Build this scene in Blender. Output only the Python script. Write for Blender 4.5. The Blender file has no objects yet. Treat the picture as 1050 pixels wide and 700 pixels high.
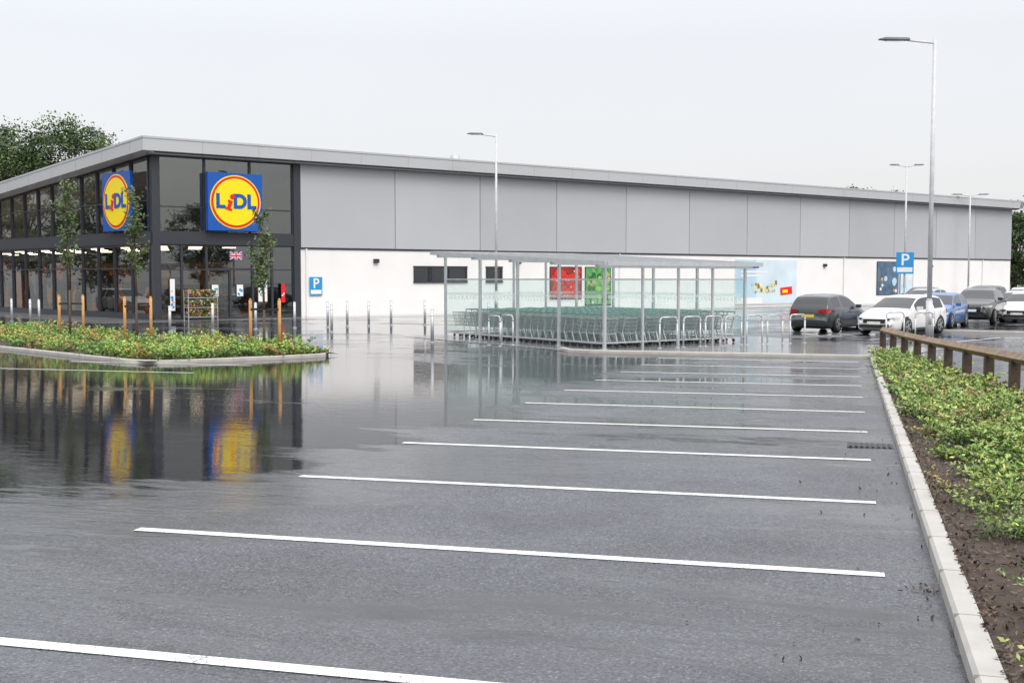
import bpy, math, random
import numpy as np
from mathutils import Vector, Matrix
random.seed(7); rng=np.random.default_rng(11)
S=bpy.context.scene; COL=S.collection
S.view_settings.view_transform='Standard'; S.view_settings.look='None'; S.view_settings.exposure=0
G=-0.45
def gz(y):
    if y<0: return 0.0
    if y<24: return -0.0165*y
    if y<30.5:
        d=y-24; return -0.396-0.0165*(d-d*d/13.0)
    return G-0.0
# ---------------------------------------------------------------- materials
def nd(nt,t,**k):
    n=nt.nodes.new(t)
    for a,b in k.items(): setattr(n,a,b)
    return n
def M(name,col,rough=0.5,metal=0.0,var=0.12,scale=6.0,bump=0.0,bscale=60.0,spec=0.5,coat=0.0,emit=0.0):
    m=bpy.data.materials.new(name); m.use_nodes=True; nt=m.node_tree; p=nt.nodes['Principled BSDF']
    L=nt.links
    tc=nd(nt,'ShaderNodeTexCoord'); no=nd(nt,'ShaderNodeTexNoise'); no.inputs['Scale'].default_value=scale; no.inputs['Detail'].default_value=5
    L.new(tc.outputs['Object'],no.inputs['Vector'])
    mr=nd(nt,'ShaderNodeMapRange'); mr.inputs['From Min'].default_value=.25; mr.inputs['From Max'].default_value=.75
    mr.inputs['To Min'].default_value=1-var; mr.inputs['To Max'].default_value=1+var
    L.new(no.outputs['Fac'],mr.inputs['Value'])
    vm=nd(nt,'ShaderNodeVectorMath',operation='SCALE'); vm.inputs[0].default_value=col
    L.new(mr.outputs[0],vm.inputs['Scale']); L.new(vm.outputs[0],p.inputs['Base Color'])
    p.inputs['Roughness'].default_value=rough; p.inputs['Metallic'].default_value=metal
    p.inputs['Specular IOR Level'].default_value=spec
    p.inputs['Coat Weight'].default_value=coat; p.inputs['Coat Roughness'].default_value=.05
    if emit>0:
        p.inputs['Emission Color'].default_value=(*col,1); p.inputs['Emission Strength'].default_value=emit
    if bump>0:
        n2=nd(nt,'ShaderNodeTexNoise'); n2.inputs['Scale'].default_value=bscale; n2.inputs['Detail'].default_value=4
        L.new(tc.outputs['Object'],n2.inputs['Vector'])
        b=nd(nt,'ShaderNodeBump'); b.inputs['Strength'].default_value=bump; b.inputs['Distance'].default_value=.01
        L.new(n2.outputs['Fac'],b.inputs['Height']); L.new(b.outputs[0],p.inputs['Normal'])
    return m
def GLASS(name,tint,refl=.04,rough=.01,gain=1.0):
    m=bpy.data.materials.new(name); m.use_nodes=True; nt=m.node_tree; nt.nodes.clear(); L=nt.links
    o=nd(nt,'ShaderNodeOutputMaterial'); mx=nd(nt,'ShaderNodeMixShader'); t=nd(nt,'ShaderNodeBsdfTransparent'); g=nd(nt,'ShaderNodeBsdfGlossy')
    t.inputs[0].default_value=(*tint,1); g.inputs['Roughness'].default_value=rough; g.inputs[0].default_value=(.9,.95,.95,1)
    ge=nd(nt,'ShaderNodeNewGeometry'); d=nd(nt,'ShaderNodeVectorMath',operation='DOT_PRODUCT'); L.new(ge.outputs['Normal'],d.inputs[0]); L.new(ge.outputs['Incoming'],d.inputs[1])
    a=nd(nt,'ShaderNodeMath',operation='ABSOLUTE'); L.new(d.outputs['Value'],a.inputs[0])
    s=nd(nt,'ShaderNodeMath',operation='SUBTRACT'); s.inputs[0].default_value=1; L.new(a.outputs[0],s.inputs[1]); s.use_clamp=True
    p=nd(nt,'ShaderNodeMath',operation='POWER'); L.new(s.outputs[0],p.inputs[0]); p.inputs[1].default_value=5
    ma=nd(nt,'ShaderNodeMath',operation='MULTIPLY_ADD'); L.new(p.outputs[0],ma.inputs[0]); ma.inputs[1].default_value=gain*(1-refl); ma.inputs[2].default_value=refl
    L.new(ma.outputs[0],mx.inputs[0]); L.new(t.outputs[0],mx.inputs[1]); L.new(g.outputs[0],mx.inputs[2]); L.new(mx.outputs[0],o.inputs[0])
    return m
def FROST(name,col,op):
    m=bpy.data.materials.new(name); m.use_nodes=True; nt=m.node_tree; L=nt.links; p=nt.nodes['Principled BSDF']; p.inputs['Base Color'].default_value=(*col,1); p.inputs['Roughness'].default_value=.6
    t=nd(nt,'ShaderNodeBsdfTransparent'); mx=nd(nt,'ShaderNodeMixShader'); mx.inputs[0].default_value=op
    L.new(t.outputs[0],mx.inputs[1]); L.new(p.outputs[0],mx.inputs[2]); L.new(mx.outputs[0],nt.nodes['Material Output'].inputs[0]); return m
def LEAF(name):
    m=bpy.data.materials.new(name); m.use_nodes=True; nt=m.node_tree; p=nt.nodes['Principled BSDF']; L=nt.links
    at=nd(nt,'ShaderNodeAttribute',attribute_name='leafcol'); no=nd(nt,'ShaderNodeTexNoise'); no.inputs['Scale'].default_value=3
    tc=nd(nt,'ShaderNodeTexCoord'); L.new(tc.outputs['Object'],no.inputs['Vector'])
    mr=nd(nt,'ShaderNodeMapRange'); mr.inputs['To Min'].default_value=.6; mr.inputs['To Max'].default_value=1.4
    L.new(no.outputs['Fac'],mr.inputs['Value']); vm=nd(nt,'ShaderNodeVectorMath',operation='SCALE')
    L.new(at.outputs['Color'],vm.inputs[0]); L.new(mr.outputs[0],vm.inputs['Scale']); L.new(vm.outputs[0],p.inputs['Base Color'])
    p.inputs['Roughness'].default_value=.45
    return m
def SHELF(name,cols,sc):
    m=bpy.data.materials.new(name); m.use_nodes=True; nt=m.node_tree; p=nt.nodes['Principled BSDF']; L=nt.links
    tc=nd(nt,'ShaderNodeTexCoord'); v=nd(nt,'ShaderNodeTexVoronoi'); v.distance='CHEBYCHEV'; v.inputs['Scale'].default_value=sc; v.inputs['Randomness'].default_value=.8
    mp=nd(nt,'ShaderNodeMapping'); mp.inputs['Scale'].default_value=(1,1,.55); L.new(tc.outputs['Object'],mp.inputs[0])
    L.new(mp.outputs[0],v.inputs['Vector']); s=nd(nt,'ShaderNodeSeparateColor'); L.new(v.outputs['Color'],s.inputs[0])
    r=nd(nt,'ShaderNodeValToRGB'); r.color_ramp.interpolation='CONSTANT'
    e=r.color_ramp.elements; e[0].color=(*cols[0],1); e[0].position=0; e[1].color=(*cols[1],1); e[1].position=1/len(cols)
    for i in range(2,len(cols)): x=e.new(i/len(cols)); x.color=(*cols[i],1)
    L.new(s.outputs[0],r.inputs[0]); L.new(r.outputs[0],p.inputs['Base Color']); p.inputs['Roughness'].default_value=.5
    return m
def WORN(name,col,under):
    m=bpy.data.materials.new(name); m.use_nodes=True; nt=m.node_tree; p=nt.nodes['Principled BSDF']; L=nt.links
    g=nd(nt,'ShaderNodeNewGeometry'); n=nd(nt,'ShaderNodeTexNoise'); n.inputs['Scale'].default_value=55; n.inputs['Detail'].default_value=3; L.new(g.outputs['Position'],n.inputs['Vector'])
    n3=nd(nt,'ShaderNodeTexNoise'); n3.inputs['Scale'].default_value=2.5; n3.inputs['Detail'].default_value=4; L.new(g.outputs['Position'],n3.inputs['Vector'])
    ad=nd(nt,'ShaderNodeMath',operation='MULTIPLY_ADD'); L.new(n3.outputs['Fac'],ad.inputs[0]); ad.inputs[1].default_value=.35; L.new(n.outputs['Fac'],ad.inputs[2])
    mr=nd(nt,'ShaderNodeMapRange'); mr.inputs['From Min'].default_value=.75; mr.inputs['From Max'].default_value=.87; L.new(ad.outputs[0],mr.inputs['Value'])
    mx=nd(nt,'ShaderNodeMix',data_type='RGBA'); L.new(mr.outputs[0],mx.inputs[0]); mx.inputs[6].default_value=(*col,1); mx.inputs[7].default_value=(*under,1); L.new(mx.outputs[2],p.inputs['Base Color'])
    p.inputs['Roughness'].default_value=.35; b=nd(nt,'ShaderNodeBump'); b.inputs['Distance'].default_value=.004; b.inputs['Strength'].default_value=.6; L.new(n.outputs['Fac'],b.inputs['Height']); L.new(b.outputs[0],p.inputs['Normal'])
    return m
def ASPHALT():
    m=bpy.data.materials.new('wet_asphalt'); m.use_nodes=True; nt=m.node_tree; p=nt.nodes['Principled BSDF']; L=nt.links
    geo=nd(nt,'ShaderNodeNewGeometry')
    def dot(v):
        d=nd(nt,'ShaderNodeVectorMath',operation='DOT_PRODUCT'); L.new(geo.outputs['Position'],d.inputs[0]); d.inputs[1].default_value=v; return d.outputs['Value']
    def math_(op,a,b,clamp=False):
        n=nd(nt,'ShaderNodeMath',operation=op); n.use_clamp=clamp
        for i,x in enumerate((a,b)):
            if isinstance(x,(int,float)): n.inputs[i].default_value=x
            else: L.new(x,n.inputs[i])
        return n.outputs[0]
    def mr(x,a,b,c,d,sm=False):
        n=nd(nt,'ShaderNodeMapRange'); n.interpolation_type='SMOOTHSTEP' if sm else 'LINEAR'
        L.new(x,n.inputs['Value'])
        for k,v in zip(('From Min','From Max','To Min','To Max'),(a,b,c,d)): n.inputs[k].default_value=v
        return n.outputs[0]
    A=dot((.289,.957,0)); B=dot((.957,-.289,0))
    cb=nd(nt,'ShaderNodeCombineXYZ'); L.new(A,cb.inputs[0]); L.new(B,cb.inputs[1])
    def noise(scale,detail,vec,dist=0.0,rough=.55):
        n=nd(nt,'ShaderNodeTexNoise'); n.inputs['Scale'].default_value=scale; n.inputs['Detail'].default_value=detail; n.inputs['Distortion'].default_value=dist; n.inputs['Roughness'].default_value=rough
        L.new(vec,n.inputs['Vector']); return n.outputs['Fac']
    def mapped(sx,sy,lx=0,ly=0):
        mp=nd(nt,'ShaderNodeMapping'); L.new(cb.outputs[0],mp.inputs[0]); mp.inputs['Scale'].default_value=(sx,sy,1); mp.inputs['Location'].default_value=(lx,ly,0); return mp.outputs[0]
    # W: damp film with a sheen
    st=noise(1.0,9,mapped(.6,.18),.6,.66)
    lane=mr(B,-5.8,-3.0,.85,.22,True)
    far=mr(A,17,28,0,.62,True)
    base=math_('MAXIMUM',lane,far)
    W0=math_('ADD',base,mr(st,.3,.7,-.95,.95))
    W=mr(W0,.1,.8,0,1,True)
    # Pd: standing water
    pa=math_('MULTIPLY',mr(A,7.0,10.6,0,1,True),mr(A,24,29,1,.4,True)); pa=math_('MULTIPLY',pa,mr(B,-6.6,-4.0,1,0,True))
    pn=math_('ADD',mr(noise(1.0,9,mapped(.42,.13,3.1,1.7),.35,.62),.3,.7,-.5,.5),mr(noise(1.0,7,mapped(3.2,.8),.7,.68),.3,.7,-.2,.2))
    pud=mr(math_('ADD',math_('MULTIPLY',pa,.62),pn),.08,.34,0,1,True)
    pud2=math_('MULTIPLY',mr(A,23,27,0,1,True),mr(noise(.35,8,geo.outputs['Position'],.4,.65),.46,.58,0,1,True))
    pud3=math_('MULTIPLY',mr(noise(1.0,9,mapped(.75,.22,7.3,2.2),.5,.68),.58,.68,0,.85,True),mr(A,8,13,0,1,True))
    Pd=math_('MAXIMUM',math_('MAXIMUM',pud,pud2),pud3)
    inv=mr(Pd,0,1,1,0)
    # aggregate
    vo=nd(nt,'ShaderNodeTexVoronoi'); vo.inputs['Scale'].default_value=80; L.new(geo.outputs['Position'],vo.inputs['Vector'])
    sp=nd(nt,'ShaderNodeSeparateColor'); L.new(vo.outputs['Color'],sp.inputs[0])
    agg=mr(sp.outputs[0],0,1,.5,1.45)
    hi=mr(sp.outputs[1],.88,1,0,1.3)
    ag=math_('ADD',agg,hi)
    pt=mr(noise(.5,7,geo.outputs['Position'],.3,.6),.3,.7,.68,1.3)
    c=math_('MULTIPLY',ag,pt); c=math_('MULTIPLY',c,mr(W,0,1,1,.7)); c=math_('MULTIPLY',c,mr(Pd,0,1,1,.3))
    vm=nd(nt,'ShaderNodeVectorMath',operation='SCALE'); vm.inputs[0].default_value=(.082,.088,.101); L.new(c,vm.inputs['Scale']); L.new(vm.outputs[0],p.inputs['Base Color'])
    rv=mr(noise(2.2,5,geo.outputs['Position']),.3,.7,-.09,.09)
    ro=math_('ADD',mr(W,0,1,.38,.12),math_('MULTIPLY',rv,mr(W,0,1,1,.3)),True)
    L.new(math_('ADD',math_('MULTIPLY',ro,inv),.012),p.inputs['Roughness'])
    p.inputs['IOR'].default_value=1.42
    b1=nd(nt,'ShaderNodeBump'); b1.inputs['Distance'].default_value=.008; L.new(vo.outputs['Distance'],b1.inputs['Height']); L.new(math_('MULTIPLY',mr(W,0,1,.7,.10),inv),b1.inputs['Strength'])
    rip=math_('ADD',noise(4.5,5,mapped(1.5,.5),.5,.55),math_('MULTIPLY',noise(14,3,mapped(1.8,.5),.8,.5),.22))
    b2=nd(nt,'ShaderNodeBump'); b2.inputs['Distance'].default_value=.02; L.new(mr(Pd,0,1,.30,.075),b2.inputs['Strength'])
    L.new(rip,b2.inputs['Height']); L.new(b1.outputs[0],b2.inputs['Normal']); L.new(b2.outputs[0],p.inputs['Normal'])
    return m
m_asph=ASPHALT()
m_white=M('white_render',(.82,.82,.815),.7,var=.04,scale=.6)
m_pan=[M('grey_cladding_%d'%i,(c*.95,c*.99,c*1.06),.42,.0,var=.03,scale=.4) for i,c in enumerate((.45,.475,.435))]
m_fascia=M('aluminium_fascia',(.45,.465,.485),.4,.0,var=.03,scale=.3)
m_anth=M('anthracite_frame',(.03,.035,.045),.45,var=.08)
m_soffit=M('soffit',(.30,.30,.31),.6)
m_glass=GLASS('store_glass',(.58,.60,.62),.14)
m_int=M('interior_wall',(.12,.12,.125),.7); m_intfl=M('interior_floor',(.15,.145,.14),.3); m_warm=M('interior_warm_wall',(.26,.12,.05),.6,var=.6,scale=.9)
m_shelf=SHELF('shelf_goods',[(.70,.20,.03),(.05,.03,.02),(.75,.32,.05),(.10,.06,.04),(.03,.03,.03),(.4,.07,.03),(.05,.05,.05),(.12,.14,.10),(.35,.3,.25),(.03,.03,.03)],1.7)
m_cl=M('ceiling_light_panel',(1,.80,.55),.5,emit=8)
m_blue=M('sign_blue',(.0,.085,.42),.35,var=.03); m_yel=M('sign_yellow',(.93,.72,.0),.35,var=.02); m_red=M('sign_red',(.75,.01,.015),.35,var=.03)
m_steel=M('galvanised_steel',(.52,.54,.56),.38,.4,var=.08); m_lamp=M('lamp_post_grey',(.56,.58,.60),.45,.0,var=.1)
m_dark=M('dark_plastic',(.02,.02,.022),.45); m_head=M('lamp_head_grey',(.10,.105,.11),.4); m_ledw=M('led_lens',(.6,.6,.58),.2)
m_sglass=GLASS('shelter_glass',(.90,.955,.945),.06,gain=.5); m_frost=FROST('frosted_band',(.76,.82,.81),.4)
m_wire=M('trolley_wire',(.42,.455,.455),.4,.3); m_teal=M('trolley_handle_green',(.14,.25,.23),.4)
m_conc=M('kerb_concrete',(.42,.405,.38),.6,var=.12,scale=3,bump=.2,bscale=90)
m_pave=M('wet_paving',(.22,.22,.225),.12,var=.25,scale=1.0,bump=.10,bscale=18)
m_line=WORN('line_paint',(.80,.80,.78),(.20,.20,.21))
m_yline=M('yellow_paint',(.6,.45,.05),.4)
m_soil=M('bark_soil',(.05,.034,.024),.85,var=.5,scale=14,bump=1,bscale=40)
m_wood=M('fence_timber',(.24,.17,.11),.7,var=.45,scale=5,bump=.8,bscale=45)
m_post=M('fence_post_timber',(.06,.042,.03),.75,var=.4,scale=9,bump=.8,bscale=45)
m_endwood=M('fence_end_grain',(.07,.045,.03),.8)
m_stake=M('stake_timber',(.52,.28,.09),.7,var=.2)
m_bark=M('bark',(.10,.075,.05),.85,var=.3,scale=12,bump=.8); m_leaf=LEAF('leaves')
m_tyre=M('tyre_rubber',(.018,.018,.018),.7); m_rim=M('alloy_rim',(.45,.46,.47),.3,.8)
m_cglass=M('car_glass',(.02,.025,.028),.05,spec=.8); m_hl=M('headlight_lens',(.55,.58,.6),.1,coat=1); m_tl=M('tail_light_lens',(.35,.01,.01),.15,coat=1)
m_plw=M('plate_white',(.75,.75,.72),.4); m_ply=M('plate_yellow',(.7,.55,.05),.4)
m_psign=M('parking_sign_blue',(.02,.28,.62),.4,var=.03); m_signw=M('sign_white',(.8,.8,.8),.4,var=.02)
m_iron=M('cast_iron',(.03,.03,.03),.5,.5)
m_joint=M('mortar_joint',(.29,.28,.265),.8)
UP=Vector((0,0,1))
# ---------------------------------------------------------------- mesh builder
class MB:
    def __init__(s): s.v=[];s.f=[];s.m=[];s.mats=[]
    def mi(s,m):
        if m not in s.mats: s.mats.append(m)
        return s.mats.index(m)
    def add(s,vs,fs,m):
        b=len(s.v); s.v+= [tuple(x) for x in vs]; s.f+=[tuple(b+i for i in f) for f in fs]; s.m+=[s.mi(m)]*len(fs)
    def obox(s,o,a,b,c,m):
        o,a,b,c=map(Vector,(o,a,b,c)); vs=[o,o+a,o+a+b,o+b,o+c,o+a+c,o+a+b+c,o+b+c]
        fs=[(0,3,2,1),(4,5,6,7),(0,1,5,4),(1,2,6,5),(2,3,7,6),(3,0,4,7)]
        if a.cross(b).dot(c)<0: fs=[f[::-1] for f in fs]
        s.add(vs,fs,m)
    def box(s,c,sz,m,rz=0):
        R=Matrix.Rotation(rz,3,'Z'); a=R@Vector((sz[0],0,0)); b=R@Vector((0,sz[1],0)); d=Vector((0,0,sz[2]))
        s.obox(Vector(c)-a/2-b/2-d/2,a,b,d,m)
    def cyl(s,p0,p1,r0,r1,m,n=10,caps=True):
        p0,p1=Vector(p0),Vector(p1); d=(p1-p0).normalized(); x=d.orthogonal().normalized(); y=d.cross(x)
        vs=[];
        for p,r in((p0,r0),(p1,r1)):
            for i in range(n):
                t=2*math.pi*i/n; vs.append(p+x*math.cos(t)*r+y*math.sin(t)*r)
        fs=[(i,(i+1)%n,n+(i+1)%n,n+i) for i in range(n)]
        if caps: fs+=[tuple(range(n))[::-1],tuple(range(n,2*n))]
        s.add(vs,fs,m)
    def tube(s,pts,r,m,n=8):
        for a,b in zip(pts[:-1],pts[1:]): s.cyl(a,b,r,r,m,n)
    def obj(s,name,smooth=False,parent=None):
        me=bpy.data.meshes.new(name); me.from_pydata(s.v,[],s.f)
        for m in s.mats: me.materials.append(m)
        me.polygons.foreach_set('material_index',s.m)
        if smooth: me.polygons.foreach_set('use_smooth',[True]*len(s.f))
        me.update(); o=bpy.data.objects.new(name,me); COL.objects.link(o)
        if parent: adopt(o,parent)
        return o
def adopt(o,p):
    o.parent=p; o.matrix_parent_inverse=p.matrix_basis.inverted()
def childof(o,p): o.parent=p
def empty(name,loc,rz=0):
    o=bpy.data.objects.new(name,None); o.location=loc; o.rotation_euler=(0,0,rz); o.empty_display_size=.2; COL.objects.link(o); return o
def top(o,label,cat,group=None):
    o['label']=label; o['category']=cat
    if group: o['group']=group
    return o
def struct(o): o['kind']='structure'; return o
def copytree(o,M_):
    c=o.copy(); COL.objects.link(c); c.matrix_basis=M_
    def rec(a,b):
        for ch in a.children:
            k=ch.copy(); COL.objects.link(k); k.parent=b; k.matrix_parent_inverse=ch.matrix_parent_inverse.copy(); rec(ch,k)
    rec(o,c); return c
def textobj(s,size,mat,name,right,up,loc,parent=None,extrude=.01,offset=0.0,shear=0,rot=0,sx=1):
    cu=bpy.data.curves.new(name,'FONT'); cu.body=s; cu.size=size; cu.extrude=extrude; cu.offset=offset; cu.align_x='CENTER'; cu.align_y='CENTER'; cu.shear=shear
    t=bpy.data.objects.new(name+'_src',cu); COL.objects.link(t); dg=bpy.context.evaluated_depsgraph_get()
    me=bpy.data.meshes.new_from_object(t.evaluated_get(dg)); bpy.data.objects.remove(t); bpy.data.curves.remove(cu)
    me.materials.clear(); me.materials.append(mat)
    o=bpy.data.objects.new(name,me); COL.objects.link(o)
    r=Vector(right).normalized(); u=Vector(up).normalized(); n=r.cross(u)
    Mx=Matrix((( r.x,u.x,n.x,loc[0]),(r.y,u.y,n.y,loc[1]),(r.z,u.z,n.z,loc[2]),(0,0,0,1)))
    me.transform(Mx@Matrix.Rotation(rot,4,'Z')@Matrix.Diagonal((sx,1,1,1)))
    if parent: adopt(o,parent)
    return o
def leafmesh(name,P,size,colr,mat,up=0.3,asp=.5):
    n=len(P); a=rng.normal(size=(n,3)); a[:,2]*=.7; a/=np.linalg.norm(a,axis=1)[:,None]
    b=rng.normal(size=(n,3)); b[:,2]*=(1-up); b-= (b*a).sum(1)[:,None]*a; b/=np.linalg.norm(b,axis=1)[:,None]
    s=size[:,None]; V=np.empty((n,4,3)); V[:,0]=P-a*s; V[:,1]=P+b*s*asp; V[:,2]=P+a*s; V[:,3]=P-b*s*asp
    me=bpy.data.meshes.new(name); me.vertices.add(4*n); me.vertices.foreach_set('co',V.reshape(-1))
    me.loops.add(4*n); me.loops.foreach_set('vertex_index',np.arange(4*n,dtype=np.int32)); me.polygons.add(n)
    me.polygons.foreach_set('loop_start',np.arange(0,4*n,4,dtype=np.int32)); me.update(calc_edges=True)
    at=me.attributes.new('leafcol','FLOAT_COLOR','POINT'); c=np.ones((n,4,4)); c[:,:,:3]=colr[:,None,:]; at.data.foreach_set('color',c.reshape(-1))
    me.materials.append(mat); o=bpy.data.objects.new(name,me); COL.objects.link(o); return o
# ---------------------------------------------------------------- ground
ys=[-60,-20,-5,0]+[float(y) for y in range(4,24,4)]+[24+.5*i for i in range(0,14)]+[31,34,40,60,100,200,600]
ys=sorted(set(ys)); xs=[-500,-150,-60,-20,0,20,60,150,500]
v=[(x,y,gz(y)) for y in ys for x in xs]; nx=len(xs)
f=[(j*nx+i,j*nx+i+1,(j+1)*nx+i+1,(j+1)*nx+i) for j in range(len(ys)-1) for i in range(nx-1)]
g=MB(); g.add(v,f,m_asph); struct(g.obj('ground'))
def sheet(name,a,b,w,mat,h=.004,n=16):
    a=Vector((*a,0));b=Vector((*b,0)); d=(b-a); p=Vector((-d.y,d.x,0)).normalized()*w/2; mb=MB(); vs=[]
    for i in range(n+1):
        c=a+d*i/n
        for q in (c-p,c+p): vs.append((q.x,q.y,gz(q.y)+h))
    mb.add(vs,[(2*i,2*i+2,2*i+3,2*i+1) for i in range(n)],mat)
    return struct(mb.obj(name))
for k in range(-1,11):
    L_=(-2.73+.735*k,8.08+2.405*k); R_=(2.27+.72*k,6.74+2.385*k)
    sheet('parking_line',L_,R_,.105,m_line)
for a in (21.5,24):
    q=lambda b:(.957*b+.289*a,-.289*b+.957*a)
    sheet('parking_line',q(-19),q(-13.8),.1,m_line)
def kerb(name,pts,w,h,mat,closed=False):
    mb=MB(); P=[Vector((*p,0)) for p in pts]; n=len(P); off=[]
    for i in range(n):
        if closed: d=(P[(i+1)%n]-P[i-1])
        else: d=P[min(i+1,n-1)]-P[max(i-1,0)]
        d.normalize(); off.append(Vector((-d.y,d.x,0)))
    vs=[]
    for p,o in zip(P,off):
        for q,z in ((p,-.1),(p,h-.02),(p+o*.02,h),(p+o*w,h),(p+o*w,-.1)):
            vs.append((q.x,q.y,gz(q.y)+z))
    m=n if closed else n-1
    fs=[]
    for i in range(m):
        j=(i+1)%n
        for k in range(4): fs.append((5*i+k,5*i+k+1,5*j+k+1,5*j+k))
    if not closed: fs+=[(0,1,2,3,4),tuple(5*(n-1)+k for k in (4,3,2,1,0))]
    mb.add(vs,fs,mat)
    for i in range(1,n-1):
        L_=(P[i]-P[i-1]).length
        if .8<L_<1.2:
            d=(P[i+1]-P[i-1]).normalized(); q=P[i]-off[i]*.0025; z=gz(q.y)
            mb.obox((q.x,q.y,z),d*.005,off[i]*(w+.003),UP*(h+.0025),m_joint)
    return struct(mb.obj(name))
Kx=lambda z:.555+.301*z
Fx=lambda z:8.4+.161*(z-19.2)
kp=[(Kx(z),z) for z in np.arange(1.0,29.6,.914)]
kp+=[(Kx(29.8)+.1,30.2),(Kx(29.8)+.5,30.6)]
kerb('kerb',[(p[0],p[1]) for p in kp][::-1],.125,.10,m_conc)
def polysheet(name,rows,mat,h,jit=0,kind='structure'):
    mb=MB(); vs=[];nr=len(rows);nc=len(rows[0])
    for r in rows:
        for i,q in enumerate(r): vs.append((q[0],q[1],gz(q[1])+h+(random.uniform(-jit,jit))))
    fs=[(j*nc+i,j*nc+i+1,(j+1)*nc+i+1,(j+1)*nc+i) for j in range(nr-1) for i in range(nc-1)]
    mb.add(vs,fs,mat); o=mb.obj(name,True); o['kind']=kind; return o
rows=[]
for z in np.arange(1,30.6,.25):
    x0=Kx(z)+.05; x1=max(Fx(z)+.35,x0+.2); rows.append([(x0+(x1-x0)*i/18,z) for i in range(19)])
polysheet('planting_bed_soil',rows,m_soil,.075,.018)
kerb('kerb',[(Fx(z)+.36,z) for z in np.arange(1.0,31,1.0)],.12,.11,m_conc)
# ------ vegetation generators
def greens(n,base,var=.35):
    c=np.array(base)[None,:]*(1+rng.uniform(-var,var,(n,1))); c=c*(1+rng.uniform(-.12,.12,(n,3))); return np.clip(c,0.003,1)
def clumps(region,ncl,nleaf,lsize,rad,hgt,cols,zoff=.09,sprig=0):
    P=[];Sz=[];C=[]
    for _ in range(ncl):
        x,y=region(); r=random.uniform(*rad); h=random.uniform(*hgt); n=int(nleaf*random.uniform(.6,1.3)*(r/rad[1])**1.3)+20
        d=rng.normal(size=(n,3)); d/=np.linalg.norm(d,axis=1)[:,None]; rr=rng.uniform(.2,1,n)**.6*(1+.35*rng.normal(size=n)*.6)
        q=d*rr[:,None]; q[:,2]=abs(q[:,2])
        base=random.choice(cols)
        if sprig:
            for _s in range(sprig):
                a=random.random()*6.28; ln=random.uniform(.8,1.7); k=16; t=np.linspace(.3,1,k)
                sp=np.stack([np.cos(a)*t*ln,np.sin(a)*t*ln,1.7*t*ln*(1.1-.5*t)],1)+rng.normal(size=(k,3))*.05; q=np.vstack([q,sp])
            n=len(q)
        p=q*np.array([r,r,h])+np.array([x,y,gz(y)+zoff]); P.append(p)
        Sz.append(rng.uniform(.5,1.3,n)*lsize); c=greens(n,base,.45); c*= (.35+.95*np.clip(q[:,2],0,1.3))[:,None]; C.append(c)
    return np.vstack(P),np.concatenate(Sz),np.vstack(C)
GC=[(.155,.235,.05),(.20,.27,.06),(.115,.195,.045),(.25,.29,.085),(.10,.165,.04),(.18,.25,.07),(.22,.18,.07)]
def reg(z0,z1,edge=.25):
    def r():
        while True:
            z=random.uniform(z0,z1); x0=Kx(z)+.2+edge*random.random(); x1=Fx(z)-.05
            if x1<x0: continue
            x=random.uniform(x0,x1)
            if z<12 and x>.58*z+.6 and random.random()<.7: continue
            if math.sin(x*2.3+1)*math.sin(z*1.7)+random.uniform(-.7,.7)<-.45: continue
            return x,z
    return r
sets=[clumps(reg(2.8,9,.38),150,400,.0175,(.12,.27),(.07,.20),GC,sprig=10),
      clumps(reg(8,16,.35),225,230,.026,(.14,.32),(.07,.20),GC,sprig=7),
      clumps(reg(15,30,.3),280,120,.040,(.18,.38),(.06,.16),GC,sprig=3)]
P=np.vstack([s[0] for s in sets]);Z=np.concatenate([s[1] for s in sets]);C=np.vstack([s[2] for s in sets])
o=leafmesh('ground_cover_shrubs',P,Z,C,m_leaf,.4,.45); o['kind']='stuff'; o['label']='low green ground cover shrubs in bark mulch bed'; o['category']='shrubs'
n=24000; zz=2.5+27*rng.random(n)**1.9; x0=Kx(zz)+.12; xx=x0+(np.maximum(Fx(zz)+.3-x0,.1))*rng.random(n)**1.5
pp=np.stack([xx,zz,np.array([gz(a) for a in zz])+.09+.02*rng.random(n)],1)
cc=greens(n,(.085,.055,.036),.8); o=leafmesh('bark_mulch',pp,rng.uniform(.008,.03,n),cc,m_leaf,.85,.35); o['kind']='stuff'; o['label']='dark wet bark mulch chips between shrubs'; o['category']='mulch'
n=90; zz=rng.uniform(4,14,n); xx=Kx(zz)-rng.exponential(.25,n)-.03
pp=np.stack([xx,zz,np.array([gz(a) for a in zz])+.008],1); 
n2=60; z2=rng.normal(6.35,.08,n2); x2=rng.normal(2.37,.06,n2); pp=np.vstack([pp,np.stack([x2,z2,np.array([gz(a) for a in z2])+.01+.02*rng.random(n2)],1)])
o=leafmesh('fallen_debris',pp,rng.uniform(.006,.022,n+n2),greens(n+n2,(.05,.03,.015),.6),m_leaf,.97,.5); o['kind']='stuff'; o['label']='scattered soil and leaf debris beside the kerb'; o['category']='debris'
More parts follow.
